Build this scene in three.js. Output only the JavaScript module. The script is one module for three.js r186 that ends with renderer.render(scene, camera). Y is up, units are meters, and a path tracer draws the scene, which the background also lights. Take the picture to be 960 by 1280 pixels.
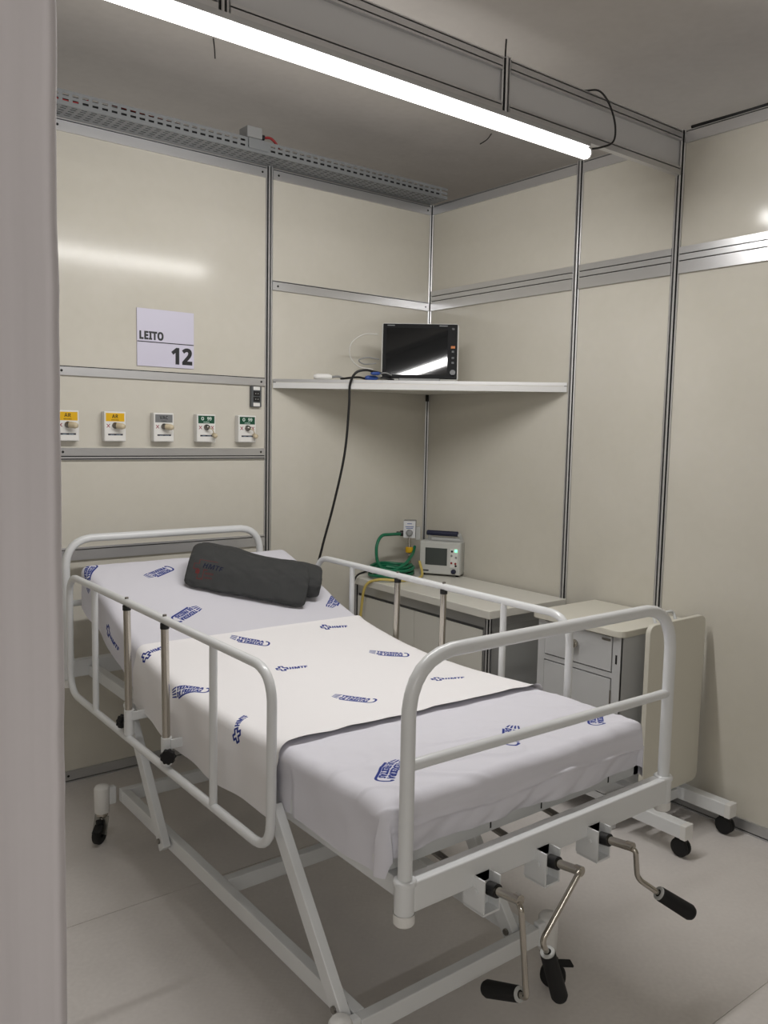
import * as THREE from 'three';
import { RoundedBoxGeometry } from 'three/addons/geometries/RoundedBoxGeometry.js';
import { mergeGeometries } from 'three/addons/utils/BufferGeometryUtils.js';
import { ImprovedNoise } from 'three/addons/math/ImprovedNoise.js';
import { RectAreaLightUniformsLib } from 'three/addons/lights/RectAreaLightUniformsLib.js';

// ------------------------------------------------------------------ camera, light, exposure
const scene = new THREE.Scene();
scene.background = new THREE.Color(0x000000);
const camera = new THREE.PerspectiveCamera(2 * Math.atan(640 / 1045.67) * 180 / Math.PI, 0.75, 0.05, 60);
camera.position.set(-3.0146, 1.5117, 3.499);
camera.rotation.order = 'YXZ';
camera.rotation.set(-0.09784, -0.66225, 0.02044);
const renderer = new THREE.WebGLRenderer({ antialias: true });
renderer.toneMapping = THREE.LinearToneMapping;
renderer.toneMappingExposure = 2.75;
renderer.shadowMap.enabled = true;
RectAreaLightUniformsLib.init();
const TUBE_LIGHT = 34, REAR_LIGHT = 33, LIGHT_TINT = 0xfffdfb;

// ------------------------------------------------------------------ helpers
const V = (x, y, z) => new THREE.Vector3(x, y, z);
const noise = new ImprovedNoise();
let seed = 7;
const rnd = () => { seed = (seed * 1664525 + 1013904223) >>> 0; return seed / 4294967296; };
const taken = {};
function numbered(n) { taken[n] = (taken[n] ?? -1) + 1; return taken[n] ? n + '_' + String(taken[n]).padStart(3, '0') : n; }
function thing(name, label, category, base = [0, 0, 0], opt = {}) {
  const g = new THREE.Group();
  g.name = opt.fixed ? name : numbered(name);
  g.position.set(...base);
  if (opt.turn) g.rotation.y = opt.turn;
  g.userData = { label, category };
  if (opt.group) g.userData.group = opt.group;
  if (opt.kind) g.userData.kind = opt.kind;
  g.authored = opt.local ? null : V(...base);      // geometry is given in world metres unless opt.local
  scene.add(g);
  return g;
}
function flat(g) {
  const n = g.index ? g.toNonIndexed() : g;
  for (const k of Object.keys(n.attributes)) if (!['position', 'normal', 'uv'].includes(k)) n.deleteAttribute(k);
  if (!n.attributes.uv) n.setAttribute('uv', new THREE.BufferAttribute(new Float32Array(n.attributes.position.count * 2), 2));
  return n;
}
function part(parent, name, geoms, material, label) {
  geoms = Array.isArray(geoms) ? geoms : [geoms];
  let g = geoms.length > 1 ? mergeGeometries(geoms.map(flat)) : geoms[0];
  const at = parent.authored;
  if (at) g.translate(-at.x, -at.y, -at.z);
  const m = new THREE.Mesh(g, material);
  m.name = name; m.authored = at;
  m.castShadow = m.receiveShadow = true;
  if (label) m.userData.label = label;
  parent.add(m);
  return m;
}
function share(parent, name, geometry, material, pos) {   // a piece that shares its geometry with its like
  const m = new THREE.Mesh(geometry, material);
  m.name = name; m.castShadow = m.receiveShadow = true;
  m.position.set(...pos);
  parent.add(m); return m;
}
const box = (x0, x1, y0, y1, z0, z1) => new THREE.BoxGeometry(Math.abs(x1 - x0), Math.abs(y1 - y0), Math.abs(z1 - z0)).translate((x0 + x1) / 2, (y0 + y1) / 2, (z0 + z1) / 2);
const rbox = (x0, x1, y0, y1, z0, z1, r = 0.004, s = 3) => new RoundedBoxGeometry(Math.abs(x1 - x0), Math.abs(y1 - y0), Math.abs(z1 - z0), s, r).translate((x0 + x1) / 2, (y0 + y1) / 2, (z0 + z1) / 2);
function orient(g, a, b) {                          // a geometry built along +z, laid from a to b
  const o = new THREE.Object3D(); o.position.copy(a).add(b).multiplyScalar(0.5); o.lookAt(b); o.updateMatrix();
  return g.applyMatrix4(o.matrix);
}
const bar = (a, b, w, h, r = 0.003) => orient(new RoundedBoxGeometry(w, h, a.distanceTo(b), 2, r), a, b);
const cyl = (a, b, r, r2 = r, seg = 20) => orient(new THREE.CylinderGeometry(r2, r, a.distanceTo(b), seg).rotateX(Math.PI / 2), a, b);
function turned(a, b, prof, seg = 24) {             // lathe along a -> b; prof: [distance, radius]
  const L = a.distanceTo(b);
  const g = new THREE.LatheGeometry(prof.map(([d, r]) => new THREE.Vector2(Math.max(r, 1e-4), d - L / 2)), seg).rotateX(Math.PI / 2);
  return orient(g, a, b);
}
function rounded(pts, rad, closed = false, n = 8) { // polyline with rounded corners
  const out = [], N = pts.length;
  for (let i = 0; i < N; i++) {
    const p = pts[i];
    if (!closed && (i === 0 || i === N - 1)) { out.push(p.clone()); continue; }
    const a = pts[(i + N - 1) % N], b = pts[(i + 1) % N];
    const da = a.clone().sub(p), db = b.clone().sub(p);
    const r = Math.min(rad, da.length() * 0.49, db.length() * 0.49);
    const s = p.clone().add(da.normalize().multiplyScalar(r)), e = p.clone().add(db.normalize().multiplyScalar(r));
    const c = new THREE.QuadraticBezierCurve3(s, p.clone().lerp(s.clone().lerp(e, 0.5), -0.12), e);
    for (let k = 0; k <= n; k++) out.push(c.getPoint(k / n));
  }
  return out;
}
function sweep(pts, r, seg = 12, closed = false) {
  const P = [], U = [], I = [], N = pts.length, rad = typeof r === 'function' ? r : () => r;
  const tan = (i) => {
    const a = closed ? pts[(i + N - 1) % N] : pts[Math.max(0, i - 1)], b = closed ? pts[(i + 1) % N] : pts[Math.min(N - 1, i + 1)];
    return b.clone().sub(a).normalize();
  };
  let t = tan(0), nrm = Math.abs(t.y) < 0.9 ? V(0, 1, 0) : V(1, 0, 0);
  nrm.sub(t.clone().multiplyScalar(nrm.dot(t))).normalize();
  const rings = closed ? N + 1 : N, Nn = [];
  for (let k = 0; k < rings; k++) {
    const i = k % N; t = tan(i);
    nrm.sub(t.clone().multiplyScalar(nrm.dot(t))).normalize();
    const bi = t.clone().cross(nrm), R = rad(k / (rings - 1));
    for (let j = 0; j <= seg; j++) {
      const a = j / seg * Math.PI * 2, d = nrm.clone().multiplyScalar(Math.cos(a)).add(bi.clone().multiplyScalar(Math.sin(a)));
      P.push(pts[i].x + d.x * R, pts[i].y + d.y * R, pts[i].z + d.z * R); Nn.push(d.x, d.y, d.z); U.push(j / seg, k / rings);
    }
  }
  for (let k = 0; k < rings - 1; k++) for (let j = 0; j < seg; j++) {
    const a = k * (seg + 1) + j, b = a + seg + 1;
    I.push(a, a + 1, b, a + 1, b + 1, b);
  }
  if (!closed) for (const [k, s] of [[0, -1], [rings - 1, 1]]) {
    const c = P.length / 3, d = tan(k === 0 ? 0 : N - 1).multiplyScalar(s), p = pts[k === 0 ? 0 : N - 1];
    P.push(p.x, p.y, p.z); Nn.push(d.x, d.y, d.z); U.push(0, 0);
    for (let j = 0; j <= seg; j++) { const q = (k * (seg + 1) + j) * 3; P.push(P[q], P[q + 1], P[q + 2]); Nn.push(d.x, d.y, d.z); U.push(0, 0); }
    for (let j = 0; j < seg; j++) s > 0 ? I.push(c, c + 1 + j, c + 2 + j) : I.push(c, c + 2 + j, c + 1 + j);
  }
  const g = new THREE.BufferGeometry();
  g.setAttribute('position', new THREE.Float32BufferAttribute(P, 3));
  g.setAttribute('normal', new THREE.Float32BufferAttribute(Nn, 3));
  g.setAttribute('uv', new THREE.Float32BufferAttribute(U, 2));
  g.setIndex(I);
  return g;
}
const pipe = (pts, r, corner = 0.05, seg = 14, closed = false) => sweep(rounded(pts, corner, closed), r, seg, closed);
const soft = (pts, r, n = 60, seg = 10) => sweep(new THREE.CatmullRomCurve3(pts).getSpacedPoints(n), r, seg);
function grid(nu, nv, f) {                          // f(u, v) -> [Vector3, uvx, uvy]
  const P = [], U = [], I = [];
  for (let j = 0; j <= nv; j++) for (let i = 0; i <= nu; i++) { const [p, a, b] = f(i / nu, j / nv); P.push(p.x, p.y, p.z); U.push(a, b); }
  for (let j = 0; j < nv; j++) for (let i = 0; i < nu; i++) { const a = j * (nu + 1) + i, b = a + nu + 1; I.push(a, b, a + 1, a + 1, b, b + 1); }
  const g = new THREE.BufferGeometry();
  g.setAttribute('position', new THREE.Float32BufferAttribute(P, 3));
  g.setAttribute('uv', new THREE.Float32BufferAttribute(U, 2));
  g.setIndex(I); g.computeVertexNormals();
  return g;
}
function paint(w, h, draw) {
  const c = document.createElement('canvas'); c.width = w; c.height = h;
  draw(c.getContext('2d'), w, h);
  const t = new THREE.CanvasTexture(c); t.colorSpace = THREE.SRGBColorSpace; t.magFilter = THREE.LinearFilter; t.anisotropy = 8;
  return t;
}
function field(n, f, srgb = true) {                 // tiling grey or colour texture from a function of 0..1
  const d = new Uint8Array(n * n * 4);
  for (let y = 0; y < n; y++) for (let x = 0; x < n; x++) { const c = f(x / n, y / n); const k = (y * n + x) * 4; d[k] = c[0]; d[k + 1] = c[1]; d[k + 2] = c[2]; d[k + 3] = 255; }
  const t = new THREE.DataTexture(d, n, n); t.magFilter = THREE.LinearFilter; t.minFilter = THREE.LinearMipmapLinearFilter; t.generateMipmaps = true;
  t.wrapS = t.wrapT = THREE.RepeatWrapping; if (srgb) t.colorSpace = THREE.SRGBColorSpace; t.needsUpdate = true;
  return t;
}
const wrapN = (x, y, p, s) => {                      // noise that tiles
  const a = noise.noise(x * p, y * p, s), b = noise.noise((x - 1) * p, y * p, s), c = noise.noise(x * p, (y - 1) * p, s), d = noise.noise((x - 1) * p, (y - 1) * p, s);
  return (a * (1 - x) + b * x) * (1 - y) + (c * (1 - x) + d * x) * y;
};
function planarUV(g, ax, ay, scale = 1) {           // uv in metres from two position axes
  const p = g.attributes.position, u = new Float32Array(p.count * 2);
  for (let i = 0; i < p.count; i++) { u[2 * i] = p.getComponent(i, ax) / scale; u[2 * i + 1] = p.getComponent(i, ay) / scale; }
  g.setAttribute('uv', new THREE.BufferAttribute(u, 2)); return g;
}

// ------------------------------------------------------------------ materials
const std = (color, roughness = 0.5, metalness = 0, more = {}) => new THREE.MeshPhysicalMaterial({ color, roughness, metalness, ...more });
const toneOf = (r, g, b) => field(256, (x, y) => { const n = wrapN(x, y, 3, 1) * 5 + wrapN(x, y, 9, 2) * 3 + wrapN(x, y, 40, 3) * 2; return [r + n, g + n, b + n * 1.2]; });
const panelTone = toneOf(205, 201, 190);
const panelBump = field(256, (x, y) => { const v = 128 + wrapN(x, y, 5, 5) * 60 + wrapN(x, y, 60, 6) * 25; return [v, v, v]; }, false);
const M = {
  panel: std(0xffffff, 0.15, 0, { map: panelTone, bumpMap: panelBump, bumpScale: 0.0003, specularIntensity: 0.45 }),
  headerPanel: std(0xcbcbcd, 0.1, 0, { bumpMap: panelBump, bumpScale: 0.0003 }),
  alu: std(0xcfcfd0, 0.34, 0.8), aluSoft: std(0xc2c3c4, 0.42, 0.8),
  dark: std(0x0c0c0c, 0.6), groove_shade: std(0x19191a, 0.8), black: std(0x121213, 0.45), rubber: std(0x0d0d0e, 0.75),  // dark grey for strips and cylinders that carry the painted shade of grooves
  chrome: std(0xb9b4ab, 0.16, 1), steel: std(0x8f8c86, 0.3, 1), zinc: std(0x9b9a96, 0.35, 1),
  paint: std(0xdfe1e2, 0.3, 0, { clearcoat: 0.3, clearcoatRoughness: 0.2 }),
  plastic: std(0xe2e1de, 0.45), whiteBoard: std(0xdcdad2, 0.32), ivory: std(0xd8d5c9, 0.4),
  cabinet: std(0xc9cacb, 0.4), grey: std(0x8a8b8b, 0.5), greyLight: std(0xb4b5b3, 0.45),
  ceiling: null, floor: null, tray: std(0x828587, 0.5, 0.2),
  red: std(0x8c1f22, 0.5), green: std(0x0f6a4a, 0.35), yellowHose: std(0xcdb765, 0.45), yellow: std(0xd0a312, 0.4), navy: std(0x161a36, 0.45), blue: std(0x2c4a8f, 0.45), whiteLead: std(0xc9c7c1, 0.5), beige: std(0xcdbfa2, 0.5), orange: std(0xb9691f, 0.5),
};
const floorTone = field(512, (x, y) => { const n = wrapN(x, y, 4, 11) * 7 + wrapN(x, y, 14, 12) * 4 + wrapN(x, y, 90, 13) * 6; return [214 + n, 209 + n, 205 + n]; });
const floorBump = field(512, (x, y) => { const w = (Math.sin(x * Math.PI * 2 * 64) * Math.sin(y * Math.PI * 2 * 64)) * 40 + wrapN(x, y, 80, 15) * 40; return [128 + w, 128 + w, 128 + w]; }, false);
M.floor = std(0xffffff, 0.42, 0, { map: floorTone, bumpMap: floorBump, bumpScale: 0.0005 });
const ceilTone = field(512, (x, y) => {
  const n = wrapN(x, y, 4, 21) * 8 + wrapN(x, y, 16, 22) * 5 + wrapN(x, y, 70, 23) * 4;
  return [188 + n, 183 + n, 178 + n];
});
M.ceiling = std(0xffffff, 0.85, 0, { map: ceilTone });
const weave = field(256, (x, y) => { const v = 128 + (Math.sin(x * 402) + Math.sin(y * 402)) * 30 + wrapN(x, y, 30, 31) * 40; return [v, v, v]; }, false);

// ------------------------------------------------------------------ floor, ceiling, hall walls
const CEIL = 3.0;
{
  const f = thing('floor', 'pale grey vinyl floor laid in welded sheets', 'floor', [0, 0, 0], { kind: 'structure', fixed: true });
  const lay = (x0, x1, z0, z1) => part(f, 'vinyl_sheet', planarUV(box(x0, x1, -0.06, 0, z0, z1), 0, 2, 1.2), M.floor);
  lay(-6, 2, -2.5, 1.048); lay(-6, 2, 1.0505, 2.44); lay(-6, 2, 2.4412, 3.83); lay(-6, 2, 3.8312, 6.5);
  part(f, 'subfloor', box(-6, 2, -0.1, -0.0602, -2.5, 6.5), M.grey);
  const c = thing('ceiling', 'dull grey white ceiling over the bed bays', 'ceiling', [0, 0, 0], { kind: 'structure', fixed: true });
  part(c, 'ceiling_sheet', planarUV(box(-6, 2, CEIL, CEIL + 0.06, -2.5, 6.5), 0, 2, 2.5), M.ceiling);
  const hall = (name, x0, x1, z0, z1) => { const w = thing(name, 'plain pale wall of the surrounding hall', 'wall', [0, 0, 0], { kind: 'structure', fixed: true }); part(w, 'wall_face', box(x0, x1, 0, CEIL, z0, z1), M.whiteBoard); };
  hall('wall_hall_back', -6, 2, -2.56, -2.5); hall('wall_hall_front', -6, 2, 6.5, 6.56); hall('wall_hall_left', -6.06, -6, -2.5, 6.5); hall('wall_hall_right', 2, 2.06, -2.5, 6.5);
}

// ------------------------------------------------------------------ panel system walls: posts, rails, panels
const TOP = 2.7025;
function postShape(r = 0.0185) {
  const s = new THREE.Shape(), w = r * Math.tan(Math.PI / 8), sl = 0.0036, dp = 0.0078;
  for (let k = 0; k < 8; k++) {
    const a = k * Math.PI / 4, c = Math.cos(a), n = Math.sin(a);
    for (const [d, t] of [[r, -w], [r, -sl], [r - dp, -sl], [r - dp, sl], [r, sl], [r, w]]) {
      const x = c * d - n * t, y = n * d + c * t;
      k === 0 && t === -w ? s.moveTo(x, y) : s.lineTo(x, y);
    }
  }
  s.closePath(); return s;
}
const coreGeo = (h) => new THREE.CylinderGeometry(0.0118, 0.0118, h, 16).translate(0, h / 2, 0);  // dark cylinder gives the post slots their shade as colour
function postGeo(h) { return new THREE.ExtrudeGeometry(postShape(), { depth: h, bevelEnabled: false }).rotateX(-Math.PI / 2); }
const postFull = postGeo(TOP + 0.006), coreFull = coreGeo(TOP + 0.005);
function railGeo(u0, u1, y0, y1, grooves, z = 0) {  // grooves: heights of thin recessed joints
  const g = [box(u0, u1, y0, y1, z - 0.011, z - 0.004)], ys = [y0];
  for (const k of grooves) ys.push(k - 0.0021, k + 0.0021);
  ys.push(y1);
  for (let i = 0; i < ys.length; i += 2) if (ys[i + 1] - ys[i] > 0.001) g.push(box(u0, u1, ys[i], ys[i + 1], z - 0.004, z + 0.012));
  return g;
}
const boltGeo = new THREE.CylinderGeometry(0.0052, 0.0052, 0.002, 14).rotateX(Math.PI / 2);
function buildWall(w, spans, posts) {
  for (const u of posts) { const p = share(w, 'post', postFull, M.alu, [u, 0, 0]); share(p, 'shade_core', coreFull, M.groove_shade, [0, 0, 0]); }
  for (const [u0, u1, rails] of spans) {
    const a = u0 + 0.017, b = u1 - 0.017, list = [...rails].sort((p, q) => p.y0 - q.y0);
    for (const r of list) {
      const m = part(w, 'rail', railGeo(a, b, r.y0, r.y1, r.grooves ?? []), r.soft ? M.aluSoft : M.alu);
      for (const k of r.grooves ?? []) part(m, 'groove_shade', box(a, b, k - 0.0021, k + 0.0021, -0.004, 0.004), M.groove_shade);  // dark strip coloured as the shade inside the rail groove
      if (r.bolts) for (const u of [a + 0.028, b - 0.024]) share(m, 'bolt_hole', boltGeo, M.dark, [u, r.bolts, 0.0115]);
    }
    for (let i = 0; i + 1 < list.length; i++) {
      const y0 = list[i].y1 - 0.004, y1 = list[i + 1].y0 + 0.004;
      if (y1 - y0 > 0.03) {
        const g = planarUV(box(a - 0.006, b + 0.006, y0, y1, -0.004, 0.002), 0, 1, 1.6), uv = g.attributes.uv, ou = rnd(), ov = rnd();
        for (let k = 0; k < uv.count; k++) uv.setXY(k, uv.getX(k) + ou, uv.getY(k) + ov);
        part(w, 'panel', g, M.panel);
      }
    }
  }
}
const topR = { y0: 2.655, y1: 2.7025, grooves: [2.6975], bolts: 2.676 };
const baseR = { y0: 0, y1: 0.05, grooves: [0.009], bolts: 0.03, soft: true };
const bandA = [baseR, { y0: 0.9475, y1: 1.001, grooves: [0.991], bolts: 0.968 }, { y0: 1.3628, y1: 1.413, grooves: [1.3665, 1.378], bolts: 1.396 }, { y0: 1.706, y1: 1.745, grooves: [1.742], bolts: 1.724 }, topR];
const wallA = thing('wall_back', 'white panel wall in aluminium frame behind the bed head', 'wall', [0, 0, 0], { kind: 'structure', fixed: true, local: true });
buildWall(wallA, [[-4, -3, bandA], [-3, -2, bandA], [-2, -1, bandA], [-1, 0, [baseR, { y0: 2.154, y1: 2.198, grooves: [2.1945], bolts: 2.173 }, topR]]], [-4, -3, -2, -1, 0]);
const wallB = thing('wall_right', 'white panel wall in aluminium frame beside the cabinets', 'wall', [0, 0, 0], { kind: 'structure', fixed: true, local: true, turn: -Math.PI / 2 });
const midB = { y0: 2.154, y1: 2.257, grooves: [2.203, 2.2287] };
const colB = [{ ...baseR, bolts: 0 }, midB, { ...topR, bolts: 0 }];
buildWall(wallB, [[0, 1, colB], [1, 1.5, colB], [1.5, 2.5, colB], [2.5, 3.5, colB], [3.5, 4.5, colB]], [1, 1.5, 2.5, 3.5, 4.5]);
// header over the bay, in the plane z = 1.5
{
  const h = thing('trim_1', 'narrow white header panel in aluminium rails above the lamp', 'header', [0, 0, 1.5], { kind: 'structure', fixed: true, local: true });
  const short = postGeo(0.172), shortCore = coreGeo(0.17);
  for (const [a, b] of [[-1, 0], [-2, -1], [-3, -2], [-4, -3]]) {
    for (const [y0, y1, gr] of [[2.664, 2.7025, [2.6735, 2.6965]], [2.534, 2.566, [2.5565]]]) {
      const r = part(h, 'rail', railGeo(a + 0.017, b - 0.017, y0, y1, gr), M.alu);
      for (const k of gr) part(r, 'groove_shade', box(a + 0.017, b - 0.017, k - 0.0021, k + 0.0021, -0.004, 0.004), M.groove_shade);  // same dark strip, groove shade put into the colour
    }
    part(h, 'panel', planarUV(box(a + 0.012, b - 0.012, 2.56, 2.67, -0.004, -0.001), 0, 1, 1.6), M.headerPanel);
  }
  for (const u of [-1, -2, -3, -4]) { const p = share(h, 'post', short, M.alu, [u, 2.534, 0]); share(p, 'shade_core', shortCore, M.groove_shade, [0, 0, 0]); }
}

// ------------------------------------------------------------------ LED tube lamps
const tubeMat = new THREE.MeshStandardMaterial({ color: 0xffffff, emissive: 0xfffdfb, emissiveIntensity: 2.2, roughness: 0.5 });
function tubeLamp(label, x0, x1, y, z, power, hung, turn = 0) {
  const L = x1 - x0, cx = (x0 + x1) / 2;
  const t = thing('led_tube_lamp', label, 'lamp', [cx, y, z]);
  part(t, 'tube', turned(V(x0, y, z), V(x1, y, z), [[0, 0], [0, 0.017], [0.012, 0.0205], [L - 0.012, 0.0205], [L, 0.017], [L, 0]], 24), tubeMat, 'glowing white tube');
  part(t, 'channel', [box(x0, x1, y + 0.0212, y + 0.038, z - 0.014, z + 0.014)], M.aluSoft);
  for (const x of [x0, x1]) part(t, 'end_cap', cyl(V(x - 0.004, y, z), V(x + 0.004, y, z), 0.0178), M.plastic);
  if (hung) for (const x of [x0 + 0.2, x1 - 0.2]) part(t, 'hanger_rod', cyl(V(x, y + 0.036, z), V(x, CEIL, z), 0.003), M.steel);
  for (const a of [-66, 0, 66]) {
    const l = new THREE.RectAreaLight(LIGHT_TINT, power, L - 0.03, 0.0235);
    const ang = a * Math.PI / 180;
    l.position.set(0, -Math.cos(ang) * 0.0218, Math.sin(ang) * 0.0218);
    l.rotation.set(-Math.PI / 2 - ang, 0, 0);
    l.castShadow = true; l.name = 'tube_light';
    t.add(l);
  }
  t.rotation.y = turn;
  return t;
}
tubeLamp('bright white LED tube fixed under the header panel', -2.32, -0.585, 2.496, 1.508, TUBE_LIGHT, false);
tubeLamp('unseen LED tube added behind the bed head wall to lift the ceiling', -2.6, -0.4, 2.5, -1.4, TUBE_LIGHT * 0.25, true);  // added lamp out of view, brightens the ceiling over the back wall
tubeLamp('unseen LED tube added beyond the right wall to lift the ceiling', -0.1, 2.1, 2.5, 1.6, TUBE_LIGHT * 0.2, true, Math.PI / 2);  // added lamp out of view, brightens the ceiling at the right
tubeLamp('white LED tube hung over the aisle opposite the bed bays', -5.6, -3.3, 2.5, 5.2, REAR_LIGHT, true);

// ------------------------------------------------------------------ bed
const CX = -1.497;
const prof = [[0.1, 1.0], [0.2, 0.966], [0.28, 0.945], [0.42, 0.9], [0.66, 0.803], [0.84, 0.752], [1.07, 0.714], [1.29, 0.698], [1.5, 0.7], [1.79, 0.713], [2.16, 0.716], [2.4, 0.716]];
function topY(z) {                                    // smooth through the profile points
  let i = 1; while (i < prof.length - 2 && z > prof[i][0]) i++;
  const [z1, y1] = prof[i - 1], [z2, y2] = prof[i], z0 = prof[Math.max(0, i - 2)], z3 = prof[Math.min(prof.length - 1, i + 1)];
  const m1 = i > 1 ? (y2 - z0[1]) / (z2 - z0[0]) : (y2 - y1) / (z2 - z1), m2 = (z3[1] - y1) / (z3[0] - z1), h = z2 - z1, t = (z - z1) / h;
  const t2 = t * t, t3 = t2 * t;
  return (2 * t3 - 3 * t2 + 1) * y1 + (t3 - 2 * t2 + t) * h * m1 + (-2 * t3 + 3 * t2) * y2 + (t3 - t2) * h * m2;
}
const bed = thing('hospital_bed', 'white steel crank hospital bed with side rails and castors', 'bed', [CX, 0, 1.2]);
{
  const z0 = 2.215, xl = -1.938, xr = -1.01;
  // foot board and its bar
  const fb = part(bed, 'foot_board', pipe([V(xl, 0.49, z0), V(xl, 1.05, z0), V(xr, 1.05, z0), V(xr, 0.49, z0)], 0.0158, 0.15, 18), M.paint);
  part(fb, 'cross_rail', sweep([V(xl, 0.818, z0), V(xl + 0.03, 0.818, z0), V(xl + 0.07, 0.818, z0), V(xr - 0.07, 0.808, z0), V(xr - 0.03, 0.808, z0), V(xr, 0.808, z0)], (u) => 0.0125, 14), M.paint);
  for (const x of [xl, xr]) {
    part(fb, 'sleeve', turned(V(x, 0.5, z0), V(x, 0.574, z0), [[0, 0.019], [0, 0.0225], [0.06, 0.0225], [0.063, 0.0255], [0.071, 0.0255], [0.074, 0.022], [0.074, 0.015]]), M.paint);
    part(fb, 'end_cap', turned(V(x, 0.474, z0), V(x, 0.5, z0), [[0, 0], [0, 0.02], [0.004, 0.0235], [0.026, 0.0235]]), M.plastic, 'white plastic cap');
  }
  part(bed, 'foot_bar', rbox(xl + 0.01, xr - 0.01, 0.503, 0.57, z0 - 0.02, z0 + 0.02, 0.004), M.paint);
  // head board
  const hx0 = -1.996, hx1 = -1.128, hz = 0.16;
  const hb = part(bed, 'head_board', pipe([V(hx0, 0.49, hz), V(hx0, 1.058, hz), V(hx1, 1.058, hz), V(hx1, 0.49, hz)], 0.0158, 0.13, 18), M.paint);
  part(hb, 'cross_rail', cyl(V(hx0, 0.8, hz), V(hx1, 0.8, hz), 0.0125), M.paint);
  for (const x of [hx0, hx1]) part(hb, 'end_cap', cyl(V(x, 0.465, hz), V(x, 0.495, hz), 0.0225), M.plastic, 'white plastic cap');
  part(bed, 'head_bar', rbox(hx0, hx1, 0.503, 0.57, hz - 0.02, hz + 0.02, 0.004), M.paint);
  // chassis tubes
  for (const x of [-1.9, -1.09]) part(bed, 'chassis_tube', rbox(x - 0.018, x + 0.018, 0.5, 0.545, hz + 0.02, z0 - 0.02, 0.003), M.paint);
  for (const z of [0.75, 1.45]) part(bed, 'chassis_tube', rbox(-1.882, -1.108, 0.503, 0.54, z - 0.018, z + 0.018, 0.003), M.paint);
  // mattress platform: foot part flat, head part raised
  const px0 = -1.955, px1 = -1.035;
  const edge = (z) => topY(z) - 0.155;
  const side = (x) => {
    const s = []; for (let k = 0; k <= 30; k++) { const z = 0.24 + (2.15 - 0.24) * k / 30; s.push([z, edge(z)]); }
    const sh = new THREE.Shape(); s.forEach(([z, y], i) => i ? sh.lineTo(z, y + 0.035) : sh.moveTo(z, y + 0.035));
    s.reverse().forEach(([z, y]) => sh.lineTo(z, y)); sh.closePath();
    return new THREE.ExtrudeGeometry(sh, { depth: 0.02, bevelEnabled: false }).rotateY(-Math.PI / 2).translate(x + 0.01, 0, 0);
  };
  const pf = part(bed, 'platform', grid(2, 40, (u, v) => { const z = 0.24 + 1.9 * v; return [V(px0 + (px1 - px0) * u, edge(z) + 0.033, z), u, v]; }), M.paint);
  for (const x of [px0 + 0.01, px1 - 0.01]) part(pf, 'side_edge', side(x), M.paint);
  part(pf, 'foot_edge', [box(px0, px1, edge(2.15), edge(2.15) + 0.035, 2.13, 2.15)], M.paint);
  for (const x of [-1.62, -1.44, -1.17]) share(pf, 'edge_slot', new THREE.BoxGeometry(0.004, 0.022, 0.002), M.dark, [x - CX, edge(2.15) + 0.018, 2.1502 - 1.2]);
  // base frame
  const by0 = 0.145, by1 = 0.192, bl = -1.955, br = -1.365, bz0 = 0.6, bz1 = 2.098;
  part(bed, 'base_tube', rbox(bl, bl + 0.03, by0, by1, bz0 + 0.03, bz1 - 0.03, 0.003), M.paint);
  part(bed, 'base_tube', rbox(br - 0.03, br, by0, by1, bz0 + 0.03, bz1 - 0.03, 0.003), M.paint);
  for (const z of [bz0 + 0.015, 1.38, bz1 - 0.015]) part(bed, 'base_tube', rbox(bl + (z === 1.38 ? 0.03 : 0), br - (z === 1.38 ? 0.03 : 0), by0, by1, z - 0.015, z + 0.015, 0.003), M.paint);
  // castors
  const castor = (x, z, out, ang) => {
    const c = part(bed, 'castor', turned(V(x, 0.112, z), V(x, 0.212, z), [[0, 0], [0, 0.026], [0.088, 0.0275], [0.097, 0.022], [0.1, 0]]), M.plastic, 'white castor socket');
    part(c, 'bracket', rbox(x + (out > 0 ? -0.05 : 0.022), x + (out > 0 ? -0.022 : 0.05), 0.135, 0.2, z - 0.012, z + 0.014, 0.006), M.paint);
    part(c, 'swivel_plate', turned(V(x, 0.094, z), V(x, 0.113, z), [[0, 0], [0, 0.017], [0.006, 0.021], [0.012, 0.019], [0.019, 0.019]]), M.chrome);
    const dx = Math.cos(ang), dz = Math.sin(ang), wx = x + dx * 0.018, wz = z + dz * 0.018, sx = -dz, sz = dx;
    for (const s of [-1, 1]) part(c, 'fork', bar(V(x + sx * s * 0.016, 0.1, z + sz * s * 0.016), V(wx + sx * s * 0.016, 0.036, wz + sz * s * 0.016), 0.026, 0.003, 0.001), M.zinc);
    part(c, 'wheel', turned(V(wx - sx * 0.012, 0.035, wz - sz * 0.012), V(wx + sx * 0.012, 0.035, wz + sz * 0.012), [[0, 0.01], [0, 0.03], [0.004, 0.035], [0.02, 0.035], [0.024, 0.03], [0.024, 0.01]]), M.rubber, 'black wheel');
    part(c, 'brake_pedal', [rbox(wx - 0.011, wx + 0.011, 0.07, 0.088, wz - 0.01, wz + 0.01, 0.005), bar(V(wx, 0.07, wz), V(wx + dx * 0.05 - sx * 0.02, 0.064, wz + dz * 0.05 - sz * 0.02), 0.03, 0.007)], M.rubber, 'black brake lever');
  };
  castor(-2.012, 0.585, -1, 2.5); castor(-2.005, 2.085, -1, 2.2); castor(-1.313, 2.083, 1, 0.9); castor(-1.313, 0.585, 1, 0.6);
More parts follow.
